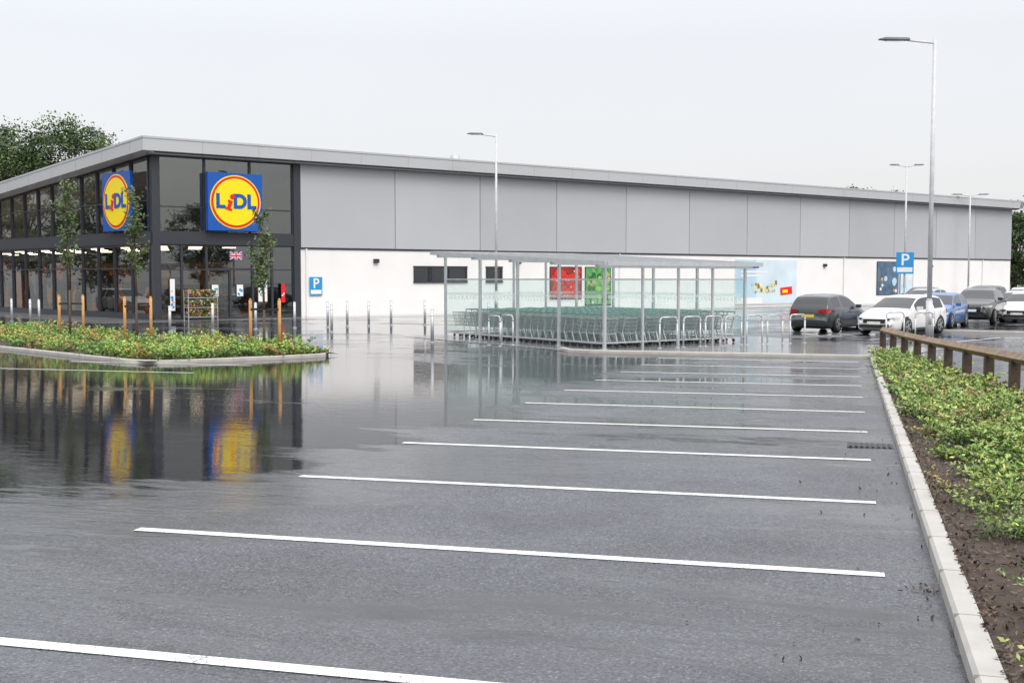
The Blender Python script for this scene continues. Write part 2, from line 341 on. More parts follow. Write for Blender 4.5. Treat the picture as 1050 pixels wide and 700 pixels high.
# ------ store-side planting island
u=Vector((.806,.592,0)); pv=Vector((-.592,.806,0)); v_=Vector((-.719,.695,0))
nf=Vector((.592,-.806,0)); nl=Vector((-.695,-.719,0))
I0=Vector((-8.9,27.3,0)); IW=5.5; IL=26
def isl(s,t): q=I0+u*s+v_*t; return (q.x,q.y)
pts=[isl(0,IL)]+[isl(0,t) for t in np.arange(24,1.3,-1.0)]+[isl(0,1.2),isl(.15,.5),isl(.5,.12),isl(1.2,0),isl(2.2,0),isl(3.2,0),isl(4.1,0),isl(4.9,.15),isl(5.3,.6),isl(IW,1.5),isl(IW,6),isl(IW,14),isl(IW,IL)]
kerb('kerb',pts,.11,.09,m_conc)
rows=[[isl(.1+ (IW-.2)*i/12,t) for i in range(13)] for t in np.arange(.25,IL,.5)]
polysheet('planting_bed_soil',rows,m_soil,.065,.02)
def ireg():
    s=random.uniform(.35,IW-.3); t=random.uniform(.35,IL-3); 
    if random.random()<.35: t=random.uniform(.3,4)
    return isl(s,t)
GC2=[(.15,.26,.055),(.18,.30,.06),(.12,.21,.045),(.27,.33,.07),(.10,.18,.045),(.15,.27,.055),(.20,.30,.065),(.29,.31,.07),(.16,.26,.055),(.13,.22,.055),(.30,.20,.06)]
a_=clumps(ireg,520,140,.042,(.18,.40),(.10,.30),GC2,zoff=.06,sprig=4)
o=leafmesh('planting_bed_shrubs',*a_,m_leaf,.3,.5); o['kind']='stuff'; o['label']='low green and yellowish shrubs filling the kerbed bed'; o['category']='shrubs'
# ------ trees
def young_tree(x,y,H,cw,lab):
    e=top(empty('young_tree',(x,y,gz(y)+.06)),lab,'tree','young trees in the planting bed')
    t=MB(); pts=[(0,0,0),(.02,.01,H*.3),(-.02,.02,H*.6),(.01,0,H*.97)]
    rs=[.045,.037,.024,.006]
    for i in range(3): t.cyl(pts[i],pts[i+1],rs[i],rs[i+1],m_bark,8)
    P=[];
    for i in range(46):
        z=H*random.uniform(.42,.93); a=random.random()*6.28; l=cw*random.uniform(.4,1.0)*(1.15-abs(z/H-.62)*1.7)
        q=(math.cos(a)*l,math.sin(a)*l,z+l*1.1); t.cyl((0,0,z),q,.008,.003,m_bark,5)
        for _ in range(26):
            f_=random.uniform(.25,1.1); P.append((q[0]*f_+random.gauss(0,.05),q[1]*f_+random.gauss(0,.05),z+(q[2]-z)*f_+random.gauss(0,.07)))
    k=t.obj('trunk',True); childof(k,e)
    P=np.array(P); n=len(P); c=leafmesh('crown',P,rng.uniform(.03,.07,n),greens(n,(.10,.15,.05),.5),m_leaf,.2,.5); childof(c,e)
    for dx in (-.38,.42):
        s=MB(); s.cyl((dx,.1,0),(dx,.1,1.45),.045,.045,m_stake,10); s.cyl((dx,.1,1.45),(dx,.1,1.5),.045,.02,m_stake,10)
        s2=s.obj('support_stake',True); childof(s2,e)
    s=MB(); s.box((0.02,.06,1.2),(.78,.015,.06),m_dark); childof(s.obj('tree_tie'),e)
young_tree(-14.8,37.5,5.5,.46,'slim young tree tied between two wooden stakes')
young_tree(-11.5,34.3,5.0,.46,'slim young tree tied between two wooden stakes')
young_tree(-6.85,30.9,3.95,.42,'small young tree with stakes near kerb end')
def big_tree(x,y,H,R,lab,base=(.065,.11,.032),ncl=150,z0=.3):
    e=top(empty('broadleaf_tree',(x,y,G)),lab,'tree')
    t=MB(); t.cyl((0,0,0),(.2,.1,H*.35),.35,.26,m_bark,10)
    cl=[]
    for i in range(ncl):
        d=rng.normal(size=3); d/=np.linalg.norm(d); r=rng.uniform(.45,1)**.5
        cl.append(np.array([d[0]*R*r,d[1]*R*r,H*(.5+z0/2)+d[2]*H*.5*(1-z0)*r*.92])*np.array([1,1,1])+rng.normal(size=3)*.3)
    for c in cl[:40]:
        b=(0.2,.1,H*random.uniform(.25,.55)); t.cyl(b,tuple(c),.09,.02,m_bark,6)
    childof(t.obj('trunk',True),e)
    P=[];C=[];Sz=[]
    for c in cl:
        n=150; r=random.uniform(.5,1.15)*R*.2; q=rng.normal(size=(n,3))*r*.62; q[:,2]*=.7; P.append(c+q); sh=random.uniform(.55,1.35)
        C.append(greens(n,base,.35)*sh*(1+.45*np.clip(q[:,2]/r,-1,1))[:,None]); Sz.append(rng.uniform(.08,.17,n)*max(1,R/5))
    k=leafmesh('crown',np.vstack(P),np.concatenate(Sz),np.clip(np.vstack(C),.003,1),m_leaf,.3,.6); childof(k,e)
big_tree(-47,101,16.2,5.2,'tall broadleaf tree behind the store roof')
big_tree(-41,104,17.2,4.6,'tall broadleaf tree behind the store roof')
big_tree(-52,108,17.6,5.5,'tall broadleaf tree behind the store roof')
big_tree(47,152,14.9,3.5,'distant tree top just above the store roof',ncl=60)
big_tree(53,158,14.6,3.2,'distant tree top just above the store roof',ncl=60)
for i,(x,y,h) in enumerate(((52.5,112,10.8),(57.5,110,11),(60,120,12),(66,118,11),(54.5,122,9.5))):
    big_tree(x,y,h,3.4,'dense green tree beyond the car park edge',ncl=100,z0=.05)
for i,(x,y,h) in enumerate(((-55,70,11),(-60,79,12),(-52,62,8.5),(64,6,12),(58,-6,9))):  # right-hand trees are added out of view to darken the front glazing
    big_tree(x,y,h,4.2,'unseen broadleaf tree placed to reflect in the store glass',ncl=90,z0=.1)
# ---------------------------------------------------------------- store
C0=Vector((-17.9,56,G)); store=top(empty('supermarket_building',C0),'long grey and white supermarket with glazed corner entrance','supermarket')
TL=78.6; TG=7.75; SW=36.0; ZM0,ZM1=3.35,3.95; ZT=7.75; ZP=3.22; SL=.073
def F(t,o,z): return C0+u*t+nf*o+UP*(z-G)
def Lf(s,o,z): return C0+v_*s+nl*o+UP*(z-G)
def fb(mb,t0,t1,o0,o1,z0,z1,m): mb.obox(F(t0,o0,z0),u*(t1-t0),nf*(o1-o0),UP*(z1-z0),m)
def lb(mb,s0,s1,o0,o1,z0,z1,m): mb.obox(Lf(s0,o0,z0),v_*(s1-s0),nl*(o1-o0),UP*(z1-z0),m)
w=MB(); fb(w,TG+.25,TL,-.3,0,G,ZP,m_white); w.obj('wall',parent=store)
w=MB(); fb(w,TG+.25,TL,-.35,-.05,ZP+.003,ZT-.02,m_soffit); fb(w,TG+.25,TL,-.02,.05,ZP-.02,ZP+.06,m_anth); w.obj('upper_wall',parent=store)
w=MB()
w.obox(F(TL,-.4,G),v_*SW,-u*.3,UP*(5.9-G),m_white)
w.obox(C0+v_*SW,u*TL,-v_*.3,UP*(5.8-G),m_white); w.obj('rear_wall',parent=store)
npn=12; pw=(TL-TG-.3)/npn
for i in range(npn):
    p=MB(); t0=TG+.28+i*pw; fb(p,t0+.02,t0+pw-.02,-.05,.06,ZP+.08,ZT-.01,m_pan[i%3 if i!=5 else 0]); p.obj('cladding_panel',parent=store)
def rp(t,s,z):
    return C0+u*t+v_*s+UP*(z-SL*max(s,0)-G)
OV=.75
r=MB(); a=[rp(-OV,-OV,8.5),rp(TL+.5,-OV,8.5),rp(TL+.5,SW+.5,8.5),rp(-OV,SW+.5,8.5)]
b=[q-UP*.5 for q in a]; r.add(a+b,[(0,1,2,3),(7,6,5,4)],m_soffit)
r.obj('roof',parent=store)
fa=MB()
def fasc(p0,p1,out):
    fa.add([p0+UP*.07,p1+UP*.07,p1-UP*.62,p0-UP*.62,p0+UP*.07-out*.4,p1+UP*.07-out*.4,p1-UP*.70-out*.6,p0-UP*.70-out*.6],[(0,3,2,1),(0,1,5,4),(3,7,6,2),(0,4,7,3),(1,2,6,5)],m_fascia)
    fa.add([p0+UP*.07+out*.03,p1+UP*.07+out*.03,p1-UP*.03+out*.03,p0-UP*.03+out*.03],[(0,3,2,1)],m_fascia)
    L_=(p1-p0).length; d=(p1-p0)/L_; k=3.0
    while k<L_:
        q=p0+d*k; fa.obox(q-UP*.61+out*.001,d*.015,out*.003,UP*.57,m_joint); k+=3.0
fasc(a[0],a[1],nf); fasc(a[3],a[0],nl); fasc(a[1],a[2],u)
fa.obj('fascia',parent=store)
so=MB(); so.obox(F(-.3,-.3,ZT),u*(TL+.3),nf*(.85),UP*.06,m_soffit); so.obj('soffit',parent=store)
ve=MB(); q=rp(20.5,3,8.5); ve.cyl(q,q+UP*.7,.22,.22,m_steel,12); ve.cyl(q+UP*.7,q+UP*.95,.34,.28,m_steel,12); ve.obj('roof_vent',parent=store)
fr=MB(); fb(fr,-.0,.38,-.35,.06,G,ZT,m_anth); fr.obj('corner_column',parent=store)
fr=MB(); fb(fr,TG-.12,TG+.26,-.35,.075,G,ZT,m_anth); fr.obj('column',parent=store)
fr=MB(); fb(fr,.38,TG-.12,-.3,.05,ZM0,ZM1,m_anth); fr.obj('spandrel_beam',parent=store)
fr=MB(); lb(fr,.05,SW,-.3,.05,ZM0,ZM1,m_anth); fr.obj('spandrel_beam',parent=store)
fr=MB(); lb(fr,.05,SW,-.3,.06,G,G+.25,m_anth); fr.obj('plinth',parent=store)
def window_front(t0,t1,z0,z1,mid=None,name='window'):
    w=MB(); fb(w,t0+.05,t1-.05,-.12,-.10,z0+.05,z1-.05,m_glass); w=w.obj(name,parent=store)
    fr=MB()
    fb(fr,t0,t0+.055,-.16,-.02,z0,z1,m_anth); fb(fr,t1-.055,t1,-.16,-.02,z0,z1,m_anth); fb(fr,t0+.055,t1-.055,-.16,-.02,z0,z0+.06,m_anth); fb(fr,t0+.055,t1-.055,-.16,-.02,z1-.06,z1,m_anth)
    if mid:
        for m in mid: fb(fr,t0+.055,t1-.055,-.155,-.025,m,m+.06,m_anth)
    fo=fr.obj('frame'); fo.parent=w
    return w
for t0,t1 in ((.38,2.75),(2.75,5.2),(5.2,TG-.12)): window_front(t0,t1,ZM1,ZT-.0,(5.2,))
for t0,t1 in ((.38,1.5),(1.5,2.8),(5.3,6.4),(6.4,TG-.12)): window_front(t0,t1,G+.02,ZM0,(2.05,))
window_front(2.8,5.3,2.1,ZM0)
for t0,t1 in ((2.8,4.05),(4.05,5.3)): window_front(t0,t1,G+.02,2.1,None,'door')
def window_left(s0,s1,z0,z1,z1b,mid=None):
    w=MB(); A=[Lf(s0+.05,-.11,z0+.05),Lf(s1-.05,-.11,z0+.05),Lf(s1-.05,-.11,z1b-.05),Lf(s0+.05,-.11,z1-.05)]; w.add(A,[(0,1,2,3)],m_glass); w=w.obj('window',parent=store)
    fr=MB(); lb(fr,s0,s0+.06,-.18,-.0,z0,z1,m_anth); lb(fr,s1-.06,s1,-.16,-.02,z0,z1b,m_anth); lb(fr,s0+.06,s1-.06,-.16,-.02,z0,z0+.06,m_anth)
    fr.obox(Lf(s0+.06,-.16,z1-.12),v_*(s1-s0-.12)+UP*(z1b-z1),nl*.14,UP*.12,m_anth)
    if mid: lb(fr,s0+.06,s1-.06,-.155,-.025,mid,mid+.06,m_anth)
    fo=fr.obj('frame'); fo.parent=w
s=.35
while s<SW-1.9:
    s1=s+1.86; zt=lambda q:8.5-.66-SL*(q+OV)
    window_left(s,s1,ZM1,zt(s),zt(s1),5.5); window_left(s,s1,G+.25,ZM0,ZM0,2.1); s=s1
# interior
it=MB(); fb(it,TG+.0,TG+.2,-34,-.4,G,ZT-.9,m_int); it.obj('partition_wall',parent=store)
it=MB(); it.obox(C0+u*(TG-.12)+v_*2.5+UP*.05,v_*31,u*.1,UP*3.0,m_warm); it.obj('warm_wall_panel',parent=store)
it=MB(); it.add([F(.2,-.2,G+.02),F(TG,-.2,G+.02),C0+u*TG+v_*SW+UP*.02,C0+v_*SW+UP*.02],[(0,1,2,3)],m_intfl); it.obj('interior_floor',parent=store)
it=MB(); fb(it,1.0,TG,-3.6,-3.4,ZM1-.2,ZM1+.1,m_int); it.obj('lobby_ceiling',parent=store)
for i in range(9):
    for j in range(3):
        q=C0+u*(1.8+j*1.9)+v_*(3+i*3.6)+UP*(3.72)
        it=MB(); it.obox(q,u*.5,v_*.5,UP*.06,m_cl); it.obj('ceiling_light',parent=store)
for i in range(13):
    sh=MB(); s0=3.6+i*2.5
    q=C0+u*random.uniform(.9,1.7)+v_*s0+UP*.02; hh=random.uniform(1.7,3.1)
    sh.obox(q,u*random.uniform(.8,2),v_*random.uniform(1.1,1.9),UP*hh,m_shelf); sh.obox(q-u*.05-v_*.05+UP*hh,u*.9,v_*1.2,UP*.06,m_anth)
    o=sh.obj('store_shelf_unit'); top(o,'stocked shop shelving behind the store glass','shelf','shelving inside the store')
sh=MB(); q=C0+u*4.8+v_*2.2+UP*.02; sh.obox(q,u*2.2,v_*.3,UP*2.2,m_shelf); top(sh.obj('store_shelf_unit'),'stocked shop shelving behind the store glass','shelf','shelving inside the store')
def wall_window(t0,t1,z0,z1,n):
    fr=MB(); w=MB(); fb(w,t0,t1,.005,.02,z0,z1,m_cglass); w=w.obj('window',parent=store)
    fb(fr,t0-.08,t1+.08,.0,.06,z1,z1+.09,m_anth); fb(fr,t0-.08,t1+.08,.0,.09,z0-.09,z0,m_anth)
    for i in range(n+1): tt=t0+(t1-t0)*i/n; fb(fr,tt-.06,tt+.06,.0,.055,z0,z1,m_anth)
    fo=fr.obj('frame'); fo.parent=w
wall_window(15.2,18.8,1.45,2.25,3); wall_window(20.3,21.4,1.45,2.25,1)
for tt in (12.5,22.5,39.5,52,66): 
    wl=MB(); fb(wl,tt,tt+.3,0,.18,2.5,2.72,m_anth); wl.obj('wall_light',parent=store)
for tt in (TG+.6,31,54.5,74):
    d=MB(); d.cyl(F(tt,.08,G),F(tt,.08,ZP),.05,.05,m_white,8); d.obj('downpipe',parent=store)
def disc(mb,c,right,r,th,m,n=56):
    nrm=right.cross(UP); vs=[c]+[c+right*math.cos(2*math.pi*i/n)*r+UP*math.sin(2*math.pi*i/n)*r for i in range(n)]
    vs2=[q+nrm*th for q in vs]; fs=[(n+1,n+2+i,n+2+(i+1)%n) for i in range(n)]+[(1+i,1+(i+1)%n,n+2+(i+1)%n,n+2+i) for i in range(n)]
    mb.add(vs+vs2,fs,m)
def sign(c,right,lab,sz=3.0,th=.35):
    nrm=right.cross(UP); e=top(empty('illuminated_shop_sign',c),lab,'sign','square logo signs on the store')
    b=MB(); b.obox(c-right*sz/2-UP*sz/2-nrm*th,right*sz,nrm*th,UP*sz,m_blue); b.obj('sign_box',parent=e)
    d=MB(); disc(d,c,right,sz*.465,.012,m_yel); d.obj('yellow_rim',parent=e)
    d=MB(); disc(d,c+nrm*.014,right,sz*.445,.012,m_red); d.obj('red_ring',parent=e)
    d=MB(); disc(d,c+nrm*.028,right,sz*.405,.012,m_yel); d.obj('yellow_disc',parent=e)
    cc=c+nrm*.05
    for ch,off,sy in (('L',-.285,1),('D',.075,1),('L',.285,1)):
        textobj(ch,sz*.335,m_blue,'letter',right,UP,cc+right*sz*off,e,.012,.045)
    i=MB(); n45=(right*.35+UP).normalized(); pr=n45.cross(nrm)
    ic=cc-right*sz*.115-UP*sz*.055
    i.obox(ic-n45*sz*.085-pr*sz*.032,n45*sz*.16,pr*sz*.064,nrm*.03,m_red)
    i.obox(ic-n45*sz*.085-pr*sz*.065,n45*sz*.035,pr*sz*.13,nrm*.032,m_red); i.obox(ic+n45*sz*.05-pr*sz*.055,n45*sz*.03,pr*sz*.075,nrm*.034,m_red)
    disc(i,ic+n45*sz*.155,right,sz*.042,.03,m_red,20)
    i.obj('letter',parent=e)
    for k in (-.8,.7):
        br=MB(); br.obox(c+right*k-nrm*(th+.25)-UP*.1,right*.12,nrm*.25,UP*.2,m_anth); br.obj('bracket',parent=e)
sign(F(4.2,.45,5.55),u,'blue square sign with yellow disc above the entrance',2.95)
sign(Lf(2.9,.4,5.55),-v_,'blue square sign with yellow disc on side glazing',3.0,.15)
fl=top(empty('flag_poster',F(4.4,-.05,2.75)),'small union flag poster above the entrance doors','poster')
x0,x1,z0,z1=4.05,4.75,2.6,3.02
a=MB(); fb(a,x0,x1,-.09,-.08,z0,z1,m_blue)
cx,cz=(x0+x1)/2,(z0+z1)/2
for sg in (1,-1):
    d=(u*(x1-x0)+UP*sg*(z1-z0)); L0=F(x0,-.078,z0 if sg>0 else z1); pn=d.cross(nf).normalized()
    a.obox(L0-pn*.033+d*.03,d*.94,pn*.066,nf*.004,m_signw); a.obox(L0-pn*.012+d*.03,d*.94,pn*.024,nf*.008,m_red)
fb(a,cx-.07,cx+.07,-.07,-.066,z0,z1,m_signw); fb(a,x0,x1,-.07,-.065,cz-.07,cz+.07,m_signw); fb(a,cx-.04,cx+.04,-.065,-.06,z0,z1,m_red); fb(a,x0,x1,-.065,-.059,cz-.04,cz+.04,m_red)
a.obj('flag',parent=fl)
def poster(t0,t1,z0,z1,mats,lab,o=.03,name='wall_poster',frame=m_anth,top_=.62,fw=.06):
    e=top(empty(name,F((t0+t1)/2,o,z0)),lab,'poster'); b=MB(); fb(b,t0-fw,t1+fw,o-.03,o,z0-fw,z1+fw,frame); b.obj('frame',parent=e)
    b=MB(); fb(b,t0,t1,o+.001,o+.012,z0,z1,mats[0])
    rr=random.Random(int(t0*10)); kk=0
    for m,n,sz in mats[1:]:
        for _ in range(n):
            kk+=1; s_=sz*rr.uniform(.6,1); tt=rr.uniform(t0+sz,t1-sz); z=rr.uniform(z0+sz,z0+(z1-z0)*top_); oo=o+.013+kk*.0006
            c=F(tt,oo,z); k=12; vs=[c+u*math.cos(i*6.283/k)*s_+UP*math.sin(i*6.283/k)*s_ for i in range(k)]; b.add(vs,[tuple(range(k))],m)
    b.obj('printed_panel',parent=e); return e
m_lb=M('poster_light_blue',(.45,.66,.80),.4,var=.2,scale=.5); m_or=M('poster_orange',(.8,.3,.04),.4); m_gr=M('poster_green',(.10,.33,.10),.4,var=.6,scale=4); m_rd=M('poster_red',(.30,.02,.015),.4,var=.6,scale=5)
m_paleb=M('poster_pale_blue',(.62,.74,.82),.4,var=.1,scale=.8); m_tan=M('poster_tan',(.55,.38,.18),.4); m_dkp=M('poster_dark',(.08,.14,.22),.4,var=.6,scale=2); m_straw=M('poster_strawberry',(.65,.035,.03),.3,var=.5,scale=12); m_dgr=M('poster_dark_green',(.03,.14,.03),.4,var=.5,scale=6); m_lgr=M('poster_leaf_green',(.25,.5,.12),.4,var=.4,scale=6)
bb=poster(42.2,48.8,-.25,2.95,[m_lb],'large light blue advertising board on white wall',.06,'advertising_board',m_signw)
b=MB(); fb(b,44.3,48.8,.075,.078,-.25,2.95,m_paleb); fb(b,42.2,45.0,.080,.083,-.25,.2,m_signw)
fb(b,42.7,44.6,.080,.084,2.35,2.6,m_blue); fb(b,42.7,45.6,.080,.084,2.0,2.15,m_signw); fb(b,42.7,44.9,.080,.084,1.72,1.87,m_signw)
rr=random.Random(5)
for i in range(46):
    c=F(45.2+rr.gauss(0,.75),.085+i*.0005,.5+abs(rr.gauss(0,.3))); w_=rr.uniform(.04,.12); h_=rr.uniform(.1,.26)
    b.obox(c-u*w_,u*2*w_,nf*.0004,UP*h_*1.3,rr.choice([m_yel,m_tan,m_gr,m_signw,m_signw,m_wood,m_paleb,m_tan]))
b.add([F(47.0,.112,.35),F(48.3,.112,.45),F(48.25,.112,1.0),F(46.95,.112,.9)],[(0,1,2,3)],m_red)
b.add([F(47.2,.115,.5),F(47.8,.115,.55),F(47.77,.115,.78),F(47.18,.115,.73)],[(0,1,2,3)],m_yel)
b.obj('printed_artwork',parent=bb)
poster(25.2,27.7,.35,2.3,[m_rd,(m_straw,46,.24),(m_dgr,14,.08),(m_signw,8,.05)],'red strawberry poster on the white wall',.05,top_=.88)
poster(28.1,30.2,-.1,2.3,[m_gr,(m_dgr,12,.25),(m_lgr,14,.2),(m_or,4,.1),(m_signw,4,.12)],'green vegetable poster on the white wall',.05,top_=.85)
p_=poster(58.8,61.6,.3,2.9,[m_dkp,(m_lb,4,.35),(m_or,2,.2),(m_signw,3,.2)],'framed dark blue picture poster by the parking',.05,top_=.8)
p_=poster(61.9,63.6,.3,2.9,[m_paleb,(m_lb,4,.3),(m_signw,3,.25)],'framed pale blue poster by the parking',.05,top_=.8)
poster(6.85,7.05,.35,1.35,[m_red,(m_signw,2,.05)],'slim red promotional banner beside the entrance',.1,fw=.01)
poster(5.6,6.1,.4,1.7,[m_signw,(m_psign,4,.12),(m_yel,2,.1)],'blue and white offer notice on entrance glass',-.05,fw=.02)
poster(.85,1.1,.0,1.6,[m_signw,(m_psign,6,.08),(m_or,3,.06)],'slim white and blue offer banner by entrance',0,fw=.01)
poster(3.05,3.4,.7,1.3,[m_signw,(m_psign,4,.09)],'small white and blue notice on sliding door',-.04,fw=.015)
poster(4.4,4.75,.7,1.3,[m_signw,(m_psign,4,.09)],'small white and blue notice on sliding door',-.04,fw=.015)
def psign(c,right,w,h,lab,pole=None):
    e=top(empty('parking_sign',c),lab,'sign'); nrm=right.cross(UP); b=MB(); b.obox(c-right*w/2-UP*h/2,right*w,nrm*.03,UP*h,m_psign)
    b.obox(c-right*w*.43-UP*h*.42+nrm*.031,right*w*.86,nrm*.003,UP*h*.22,m_signw); b.obj('sign_plate',parent=e)
    textobj('P',h*.75,m_signw,'letter',right,UP,c+nrm*.036+UP*h*.13,e,.004,.01)
    if pole:
        p=MB(); p.cyl((c.x-nrm.x*.05,c.y-nrm.y*.05,G),c+UP*h*.5-nrm*.05,.035,.035,m_steel,8); p.obj('pole',parent=e)
psign(F(8.9,.05,1.2),u,.75,1.0,'blue parking sign mounted on the white wall')
psign(Vector((18.35,52.5,2.35)),Vector((.94,-.34,0)),.78,1.0,'blue parking sign on a steel pole above cars',True)
def flatpoly(name,pts,mat,h): 
    mb=MB(); mb.add([(p[0],p[1],G+h) for p in pts],[tuple(range(len(pts)))],mat); return struct(mb.obj(name))
pp=[F(-3.4,3.2,0),F(TL+2,3.2,0),F(TL+2,.0,0),F(0,0,0),C0+v_*SW,C0+v_*SW-u*3.4]
flatpoly('pavement',[(q.x,q.y) for q in pp],m_pave,.006)
for i in range(7):
    p0=F(11.5+i*.9,9.5,0); p1=F(12.4+i*.9,11.5,0); sheet('yellow_hatch_line',(p0.x,p0.y),(p1.x,p1.y),.1,m_yline,.005,4)
p0=F(8,9.4,0);p1=F(24,9.4,0); sheet('yellow_line',(p0.x,p0.y),(p1.x,p1.y),.1,m_yline,.009,4)
def bollard_proto():
    b=MB(); b.cyl((0,0,0),(0,0,1.0),.055,.055,m_steel,14); b.cyl((0,0,1.0),(0,0,1.03),.055,.03,m_steel,14); b.cyl((0,0,0),(0,0,.02),.09,.09,m_steel,14)
    b.cyl((0,0,.8),(0,0,.86),.0565,.0565,m_signw,14)
    return top(b.obj('bollard',True),'slim stainless steel bollard with reflective band','bollard','steel bollards around the store front')
bp=bollard_proto(); B=[]
def online(o,d,px):
    k=(px-525)/1150; t=(k*o[1]-o[0])/(d[0]-k*d[1]); return (o[0]+d[0]*t,o[1]+d[1]*t)
for px in (174,218,262,302,336,356,378,401): B.append(online((-13.5,44.1),(.806,.592),px))
for px in (12,31,40): B.append(online((-13.5,44.1),(-.719,.695),px))
B+=[(-2.62,36.8),(-7.0,43.5),(-1.0,47.5),(-3.9,50.2)]
for i,(x,y) in enumerate(B):
    if i==0: bp.location=(x,y,gz(y)); continue
    c=bp.copy(); COL.objects.link(c); c.location=(x,y,gz(y)); c.scale=(1,1,1.08)
# ---------------------------------------------------------------- trolley shelter
N0=Vector((2.76,33.4,G)); SU=6.1; SP=8.7
sh=top(empty('trolley_shelter',N0),'glazed steel trolley shelter with translucent flat roof','trolley shelter')
def Q(a,b,z): return N0+u*a+pv*b+UP*z
hb=lambda b:2.42+.42*b/SP
for b in (0,2.17,4.35,6.52,8.7):
    for a in (0,SU):
        p=MB(); q=Q(a,b,0); p.obox(q-u*.04-pv*.04,u*.08,pv*.08,UP*hb(b),m_steel); p.obox(q-u*.09-pv*.09,u*.18,pv*.18,UP*.015,m_steel); p.obj('post',parent=sh)
for a in (1.53,3.05,4.58):
    for b in (0,SP):
        p=MB(); q=Q(a,b,0); p.obox(q-u*.035-pv*.035,u*.07,pv*.07,UP*hb(b),m_steel); p.obj('post',parent=sh)
for b in (0,2.17,4.35,6.52,8.7):
    p=MB(); p.obox(Q(-.35,b-.04,hb(b)+.002),u*(SU+.7),pv*.08,UP*.1,m_steel); p.obj('roof_beam',parent=sh)
for a in (-.38,SU+.3):
    p=MB(); p.obox(Q(a,-.45,hb(-.45)+.09),u*.07,pv*(SP+.9)+UP*(.42*(SP+.9)/SP),UP*.13,m_steel); p.obj('gutter',parent=sh)
for b in (-.48,SP+.42):
    p=MB(); p.obox(Q(-.31,b,hb(b)+.09),u*(SU+.6),pv*.06,UP*.13,m_steel); p.obj('gutter',parent=sh)
m_roofp=GLASS('roof_polycarbonate',(.84,.92,.91),.10,.2)
for i in range(8):
    a0=-.3+i*(SU+.6)/8; p=MB(); q0=Q(a0+.02,-.42,hb(-.42)+.15); dv=pv*(SP+.84)+UP*(.42*(SP+.84)/SP)
    p.add([q0,q0+u*((SU+.6)/8-.04),q0+u*((SU+.6)/8-.04)+dv,q0+dv],[(0,1,2,3)],m_roofp); p.obj('roof_panel',parent=sh)
    p=MB(); p.obox(q0-u*.035,u*.03,dv,UP*.05,m_steel); p.obj('roof_rib',parent=sh)
def gpanel(a0,b0,a1,b1,z0=.2,z1=2.05):
    A=Q(a0,b0,0);Bq=Q(a1,b1,0); d=Bq-A; L=d.length; d.normalize(); nn=d.cross(UP); p=MB()
    p.add([A+d*.08+UP*z0,Bq-d*.08+UP*z0,Bq-d*.08+UP*z1,A+d*.08+UP*z1],[(0,1,2,3)],m_sglass); g_=p.obj('glass_panel',parent=sh)
    p=MB(); p.obox(A+d*.05+UP*(z1),d*(L-.1),nn*.03,UP*.04,m_steel); p.obj('top_rail',parent=sh)
    p=MB(); p.obox(A+d*.05+UP*(z0-.04),d*(L-.1),nn*.03,UP*.04,m_steel); p.obj('bottom_rail',parent=sh)
    p=MB(); k=int((L-.3)/.17)
    for i in range(k):
        c=A+d*(.18+i*.17)+UP*1.36-nn*.004; p.add([c,c+d*.11,c+d*.11+UP*.11,c+UP*.11],[(0,1,2,3)],m_frost)
    c=A+d*.12+UP*1.5-nn*.004; p.add([c,c+d*(L-.24),c+d*(L-.24)+UP*.1,c+UP*.1],[(0,1,2,3)],m_frost)
    k=p.obj('frosted_marking',parent=sh); k['kind']='stuff'
for i in range(4): gpanel(0,i*2.175,0,(i+1)*2.175); gpanel(SU,i*2.175,SU,(i+1)*2.175)
for i in range(4): gpanel(i*1.525,SP,(i+1)*1.525,SP)
for i in (0,1,2,3): gpanel(i*1.525,0,(i+1)*1.525,0)
# trolleys
def trolley():
    e=empty('shopping_trolley',(0,0,0)); W=.27
    fr=MB()
    for s_ in (-1,1):
        fr.tube([(-.42,s_*.25,.12),(.42,s_*.17,.12),(.42,s_*.17,.16)],.016,m_wire,5)
        fr.tube([(-.42,s_*.25,.12),(-.30,s_*.26,.45),(-.46,s_*.26,1.0)],.018,m_wire,5)
        for x,y in ((-.42,.25),(.42,.17)):
            fr.cyl((x,s_*y-.015,.055),(x,s_*y+.015,.055),.055,.055,m_dark,10)
            fr.cyl((x,s_*y,.05),(x,s_*y,.13),.01,.01,m_wire,5)
    fr.tube([(-.2,-.22,.14),(-.2,.22,.14)],.01,m_wire,4)
    a=fr.obj('frame',False); childof(a,e)
    bk=MB(); 
    def ring(z,x0,x1,w0,w1,r=.006): bk.tube([(x0,-w0,z),(x1,-w1,z),(x1,w1,z),(x0,w0,z),(x0,-w0,z)],r,m_wire,4)
    for i in range(5):
        f_=i/4; ring(.42+.46*f_,-.40-.03*f_,.36+.12*f_,.22+.05*f_,.16+.05*f_,.016 if i in (0,4) else .006)
    for i in range(8):
        f_=i/7; xb=-.40+.76*f_; xt=-.43+.91*f_; wb=.22-.06*f_; wt=.27-.06*f_
        for s_ in (-1,1): bk.cyl((xb,s_*wb,.42),(xt,s_*wt,.88),.006,.006,m_wire,3,False)
        bk.cyl((xb,-wb,.42),(xb,wb,.42),.005,.005,m_wire,3,False)
    for i in range(5):
        y=-.15+.075*i; bk.cyl((.36,y,.42),(.48,y*1.3,.88),.005,.005,m_wire,3,False); bk.cyl((-.41,y*1.4,.42),(-.3,y*1.5,.9),.005,.005,m_wire,3,False)
    childof(bk.obj('basket'),e)
    h=MB(); h.cyl((-.46,-.27,1.0),(-.46,.27,1.0),.022,.022,m_teal,8); h.box((-.46,0,1.0),(.06,.2,.05),m_teal); childof(h.obj('handle'),e)
    return top(e,'wire shopping trolley nested in a long row','shopping trolley','nested shopping trolleys under the shelter')
tp=trolley(); first=True
ang=math.atan2(pv.y,pv.x)
